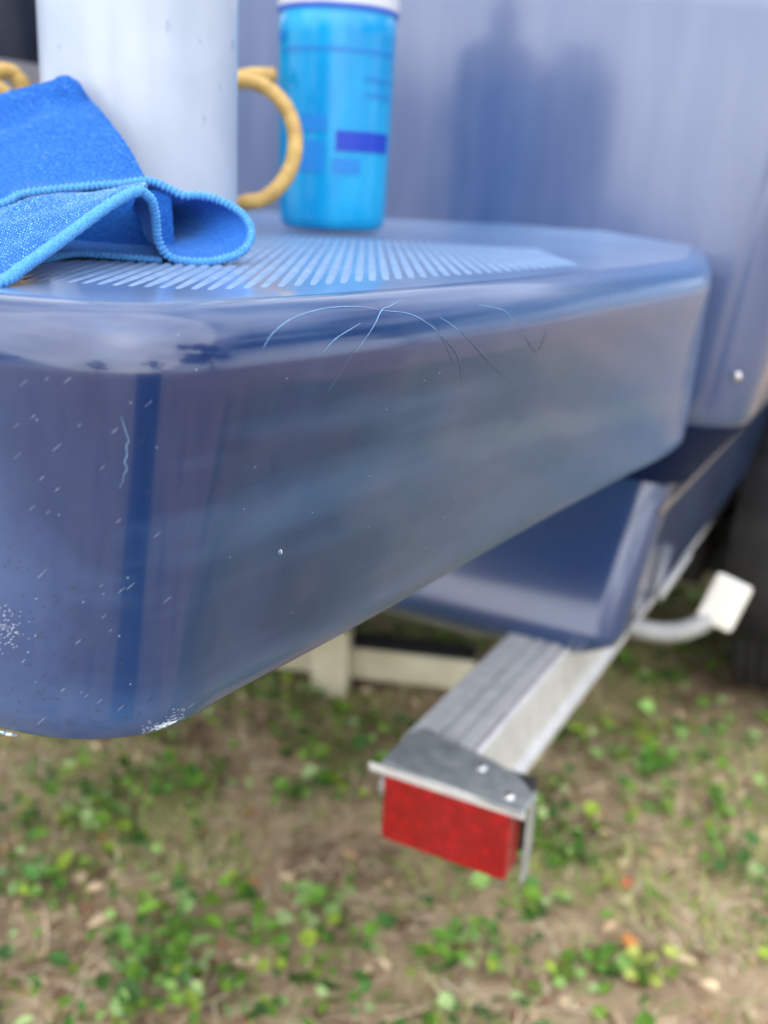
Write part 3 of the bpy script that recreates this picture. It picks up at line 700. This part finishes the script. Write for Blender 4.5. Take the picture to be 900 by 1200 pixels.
lab('print_bar', 398, 452, 161, 182, LAB); lab('print_block', 358, 388, 146, 163, LAB2); lab('print_block', 356, 386, 173, 205, LAB2)
lab('print_line', 338, 452, 78, 82, LAB2); lab('print_line', 425, 452, 106, 109, LAB2); lab('print_line', 330, 342, 62, 70, LAB2); lab('print_block', 395, 425, 190, 205, LAB2); lab('print_line', 428, 452, 122, 125, LAB2)

# tan rope coil behind the canister
rope = empty('rope_coil'); tag(rope, 'tan rubbery rope coiled behind the white canister', 'rope')
D = .86
def ringpts(cx, cy, rx, ry, a0, a1, n_, d0, d1): return [at(cx+rx*math.cos(math.radians(a0+(a1-a0)*i/n_)), cy+ry*math.sin(math.radians(a0+(a1-a0)*i/n_)), d0+(d1-d0)*i/n_) for i in range(n_+1)]
P = ringpts(284, 167, 62, 72, 200, 450, 12, .86, .82) + [at(230, 262, .84), at(150, 268, .86), at(60, 250, .86)] + ringpts(5, 128, 27, 45, 90, -180, 8, .85, .80) + [at(-22, 190, .80), at(5, 252, .80), at(90, 262, .84), at(180, 215, .88)] + [at(240, 115, .90), at(285, 90, .90), at(322, 88, .91)]
tube('strand', catmull(P, 7), lambda i, a, s: .0064*(1+.03*math.sin(s*700+a)), ROPE, rope, 12)
P2 = [at(-60, 128, .76), at(-25, 100, .765), at(2, 108, .77), at(14, 130, .78), at(5, 170, .79), at(-30, 220, .80)]
tube('strand', catmull(P2, 7), .0066, ROPE, rope, 12)
bx = at(284, 239, .83)

# ---------------------------------------------------------------- cloth
LOOP = [leafmat('loop_tips', (.09,.32,.70), (.20,.48,.82), .85), leafmat('loop_tips_dark', (.010,.10,.44), (.045,.22,.62), .9)]
for m_ in LOOP: m_.node_tree.nodes['Principled BSDF'].inputs['Sheen Weight'].default_value = .4
cl = empty('microfibre_cloth'); tag(cl, 'crumpled bright blue microfibre cloth folded over at the platform corner', 'cloth')
def P3(a): return [at(*q) for q in a]
def sheet(front, back, nu, nv, bulge=0.0, amp=.0006, rows=.0016, cols=.0015, mid=None, fold=.002, fdir=(38, 22), seed=0, beads=None):
    f_ = lambda c: np.array([tuple(p) for p in resample(catmull(c, 10), nu)])
    Fp, Bp = f_(front), f_(back); t = np.linspace(0, 1, nv)[None, :, None]
    P = (Fp[:, None]*(1-t)**2 + f_(mid)[:, None]*2*t*(1-t) + Bp[:, None]*t**2) if mid else Fp[:, None]*(1-t)+Bp[:, None]*t
    P[:, :, 2] += (bulge*4*t*(1-t))[:, :, 0]
    du = np.gradient(P, axis=0); dv = np.gradient(P, axis=1)
    N = np.cross(du, dv); N /= np.linalg.norm(N, axis=2, keepdims=True)+1e-12
    flip = np.where(((np.array(CAM)-P)*N).sum(2) < 0, -1, 1); N *= np.sign(flip.mean() or 1)
    au = np.cumsum(np.linalg.norm(du, axis=2), axis=0); av = np.cumsum(np.linalg.norm(dv, axis=2), axis=1)
    w1 = np.sin(au*310+seed)*np.sin(av*270+1)+.6*np.sin(au*710+av*520); w2 = np.sin(au*150+av*90+seed)
    row = av/rows + .35*w1 + .5*w2; col = au/cols + .3*w1 + .5*np.floor(row)
    loop = np.abs(np.sin(np.pi*row))**.8*(.35+.65*np.abs(np.sin(np.pi*col)))
    rr_ = np.random.default_rng(seed+3).random(P.shape[:2])
    edge = np.clip(np.minimum(t[:, :, 0], 1-t[:, :, 0])*8, 0, 1)
    big = np.sin(au*fdir[0]*2+av*fdir[1]*2+.8*np.sin(av*60)+seed)+.5*np.sin(au*fdir[1]*4-av*fdir[0]*3+1.3)
    P0 = P + N*(fold*big*edge)[:, :, None]; P = P + N*(amp*loop*(.75+.5*rr_) + fold*big*edge)[:, :, None]
    if beads:
        bu, bv, br_, ax_ = beads; V, Fc = [], []; fu = np.array(P); L1 = float(au[-1].mean()); L2 = float(av[:, -1].mean())
        for b in range(int(L2/bv)):
            for a in range(int(L1/bu)):
                ca = (a+.5*(b % 2)+rng.normal(0, .06))*bu/L1*(nu-1); cb = (b+.5+rng.normal(0, .05)+.30*math.sin(a*.16+b*.2)+.18*math.sin(a*.47+b))*bv/L2*(nv-1)
                ia, ib = int(ca), int(cb)
                if not (0 <= ia < nu-1 and 0 <= ib < nv-1): continue
                c = P0[ia, ib]+N[ia, ib]*(br_*.35+amp*.3); e1 = P0[ia+1, ib]-P0[ia, ib]; e1 = e1/(np.linalg.norm(e1)+1e-9); n0 = N[ia, ib]; e2 = np.cross(n0, e1)
                th = rng.normal(.5, .18); f1 = e1*math.cos(th)+e2*math.sin(th); f2 = np.cross(n0, f1); r0 = br_*rng.uniform(.85, 1.15); k = len(V)
                V += [c+f1*r0*1.25, c+(f1*.55+f2*.6)*r0, c+f2*r0*.75, c+(-f1*.55+f2*.6)*r0, c-f1*r0*1.25, c-(f1*.55+f2*.6)*r0, c-f2*r0*.75, c+(f1*.55-f2*.6)*r0, c+n0*r0*.85, c+(n0*.7+f1*.6)*r0, c+(n0*.7-f1*.6)*r0]
                Fc += [(k, k+1, k+9), (k+1, k+2, k+9), (k+2, k+8, k+9), (k+2, k+10, k+8), (k+2, k+3, k+10), (k+3, k+4, k+10), (k+4, k+5, k+10), (k+5, k+6, k+10), (k+6, k+8, k+10), (k+6, k+9, k+8), (k+6, k+7, k+9), (k+7, k, k+9)]
        tag(mesh('terry_loops', np.array(V).tolist(), Fc, LOOP[ax_], cl), kind='stuff')
    idx = np.arange(nu*nv).reshape(nu, nv)
    fs = np.stack([idx[:-1, :-1], idx[1:, :-1], idx[1:, 1:], idx[:-1, 1:]], -1).reshape(-1, 4)
    o = mesh('cloth_fold', P.reshape(-1, 3).tolist(), fs.tolist(), CLOTH, cl); md = o.modifiers.new('s', 'SOLIDIFY'); md.thickness = .0014; md.offset = 0
    return o
hem1 = [(-75,258,.515), (0,240,.53), (30,227,.54), (100,219,.55), (140,216,.555), (175,212,.56)]
loop = [(175,212,.56), (198,221,.562), (215,229,.563), (232,229,.565), (255,234,.566), (280,248,.565), (293,266,.56), (292,284,.555), (278,298,.55), (250,306,.543), (225,307,.540), (203,303,.54), (190,292,.536), (184,275,.53), (182,252,.52), (177,234,.51), (165,223,.50)]
hem2 = [(165,223,.50), (148,229,.492), (120,246,.475), (90,268,.452), (60,290,.43), (30,311,.413), (0,331,.398), (-70,352,.385)]
# upper layer: from the hem up to the leaning flap
top_ = [(-75,135,.63), (0,112,.635), (22,106,.635), (40,101,.63), (58,97,.628), (70,91,.625), (80,90,.625), (93,98,.622)]
midl = [(-75,215,.58), (0,180,.60), (40,165,.61), (90,160,.61), (120,160,.605), (137,157,.60)]
sheet(P3(hem1), P3(top_), 420, 280, 0, .0010, .0023, .0030, mid=P3(midl), fold=.0038, fdir=(10, 34), seed=2, beads=(.0013, .0030, .00095, 1))
# front layer
back2 = [(172,222,.548), (150,225,.545), (120,228,.542), (90,228,.538), (60,230,.534), (30,236,.527), (0,246,.52), (-70,262,.505)]
sheet(P3(hem2), P3(back2), 560, 330, .002, .0005, .0022, .0020, fold=.0012, seed=5, beads=(.0021, .0025, .00092, 0))
# rolled end of the cloth: the loop runs back and left, closing behind
def shift(a, dx, dy, dz, k, c=(238, 266, .55)):
    out_ = []
    cw = at(*c)
    for q in a:
        p = at(*q); p = cw+(p-cw)*k + Vector((dx, dy, dz)); out_.append(p)
    return out_
sheet(P3(loop), shift(loop, -.045, .060, -.002, .30), 320, 120, 0, .0005, .0017, .0015, fold=.0006)
# lower layer lying on the platform
und = [(-40,312,.47), (40,306,.50), (75,299,.525), (100,298,.535), (140,301,.54), (190,305,.542)]
undb = [(-60,275,.58), (40,275,.60), (90,275,.62), (120,275,.62), (150,275,.62), (190,278,.62)]
sheet(P3(und), P3(undb), 180, 80, .002, fold=.0006)
sheet(P3([(85,298,.565),(130,300,.568),(205,303,.57)]), P3([(95,222,.556),(140,219,.56),(200,226,.566)]), 140, 90, 0, fold=.001)
def hem(pts, r=.0021):
    P = resample(catmull(P3(pts), 12), max(60, len(pts)*42))
    tube('hem', P, lambda i, a, s: r*(1+.24*math.sin(s*2*math.pi/.0028+a)+.05*math.sin(s*2900)), HEM, cl, 12)
hem(hem1[:-1]+loop); hem(hem2, .0023); hem(und, .0016)
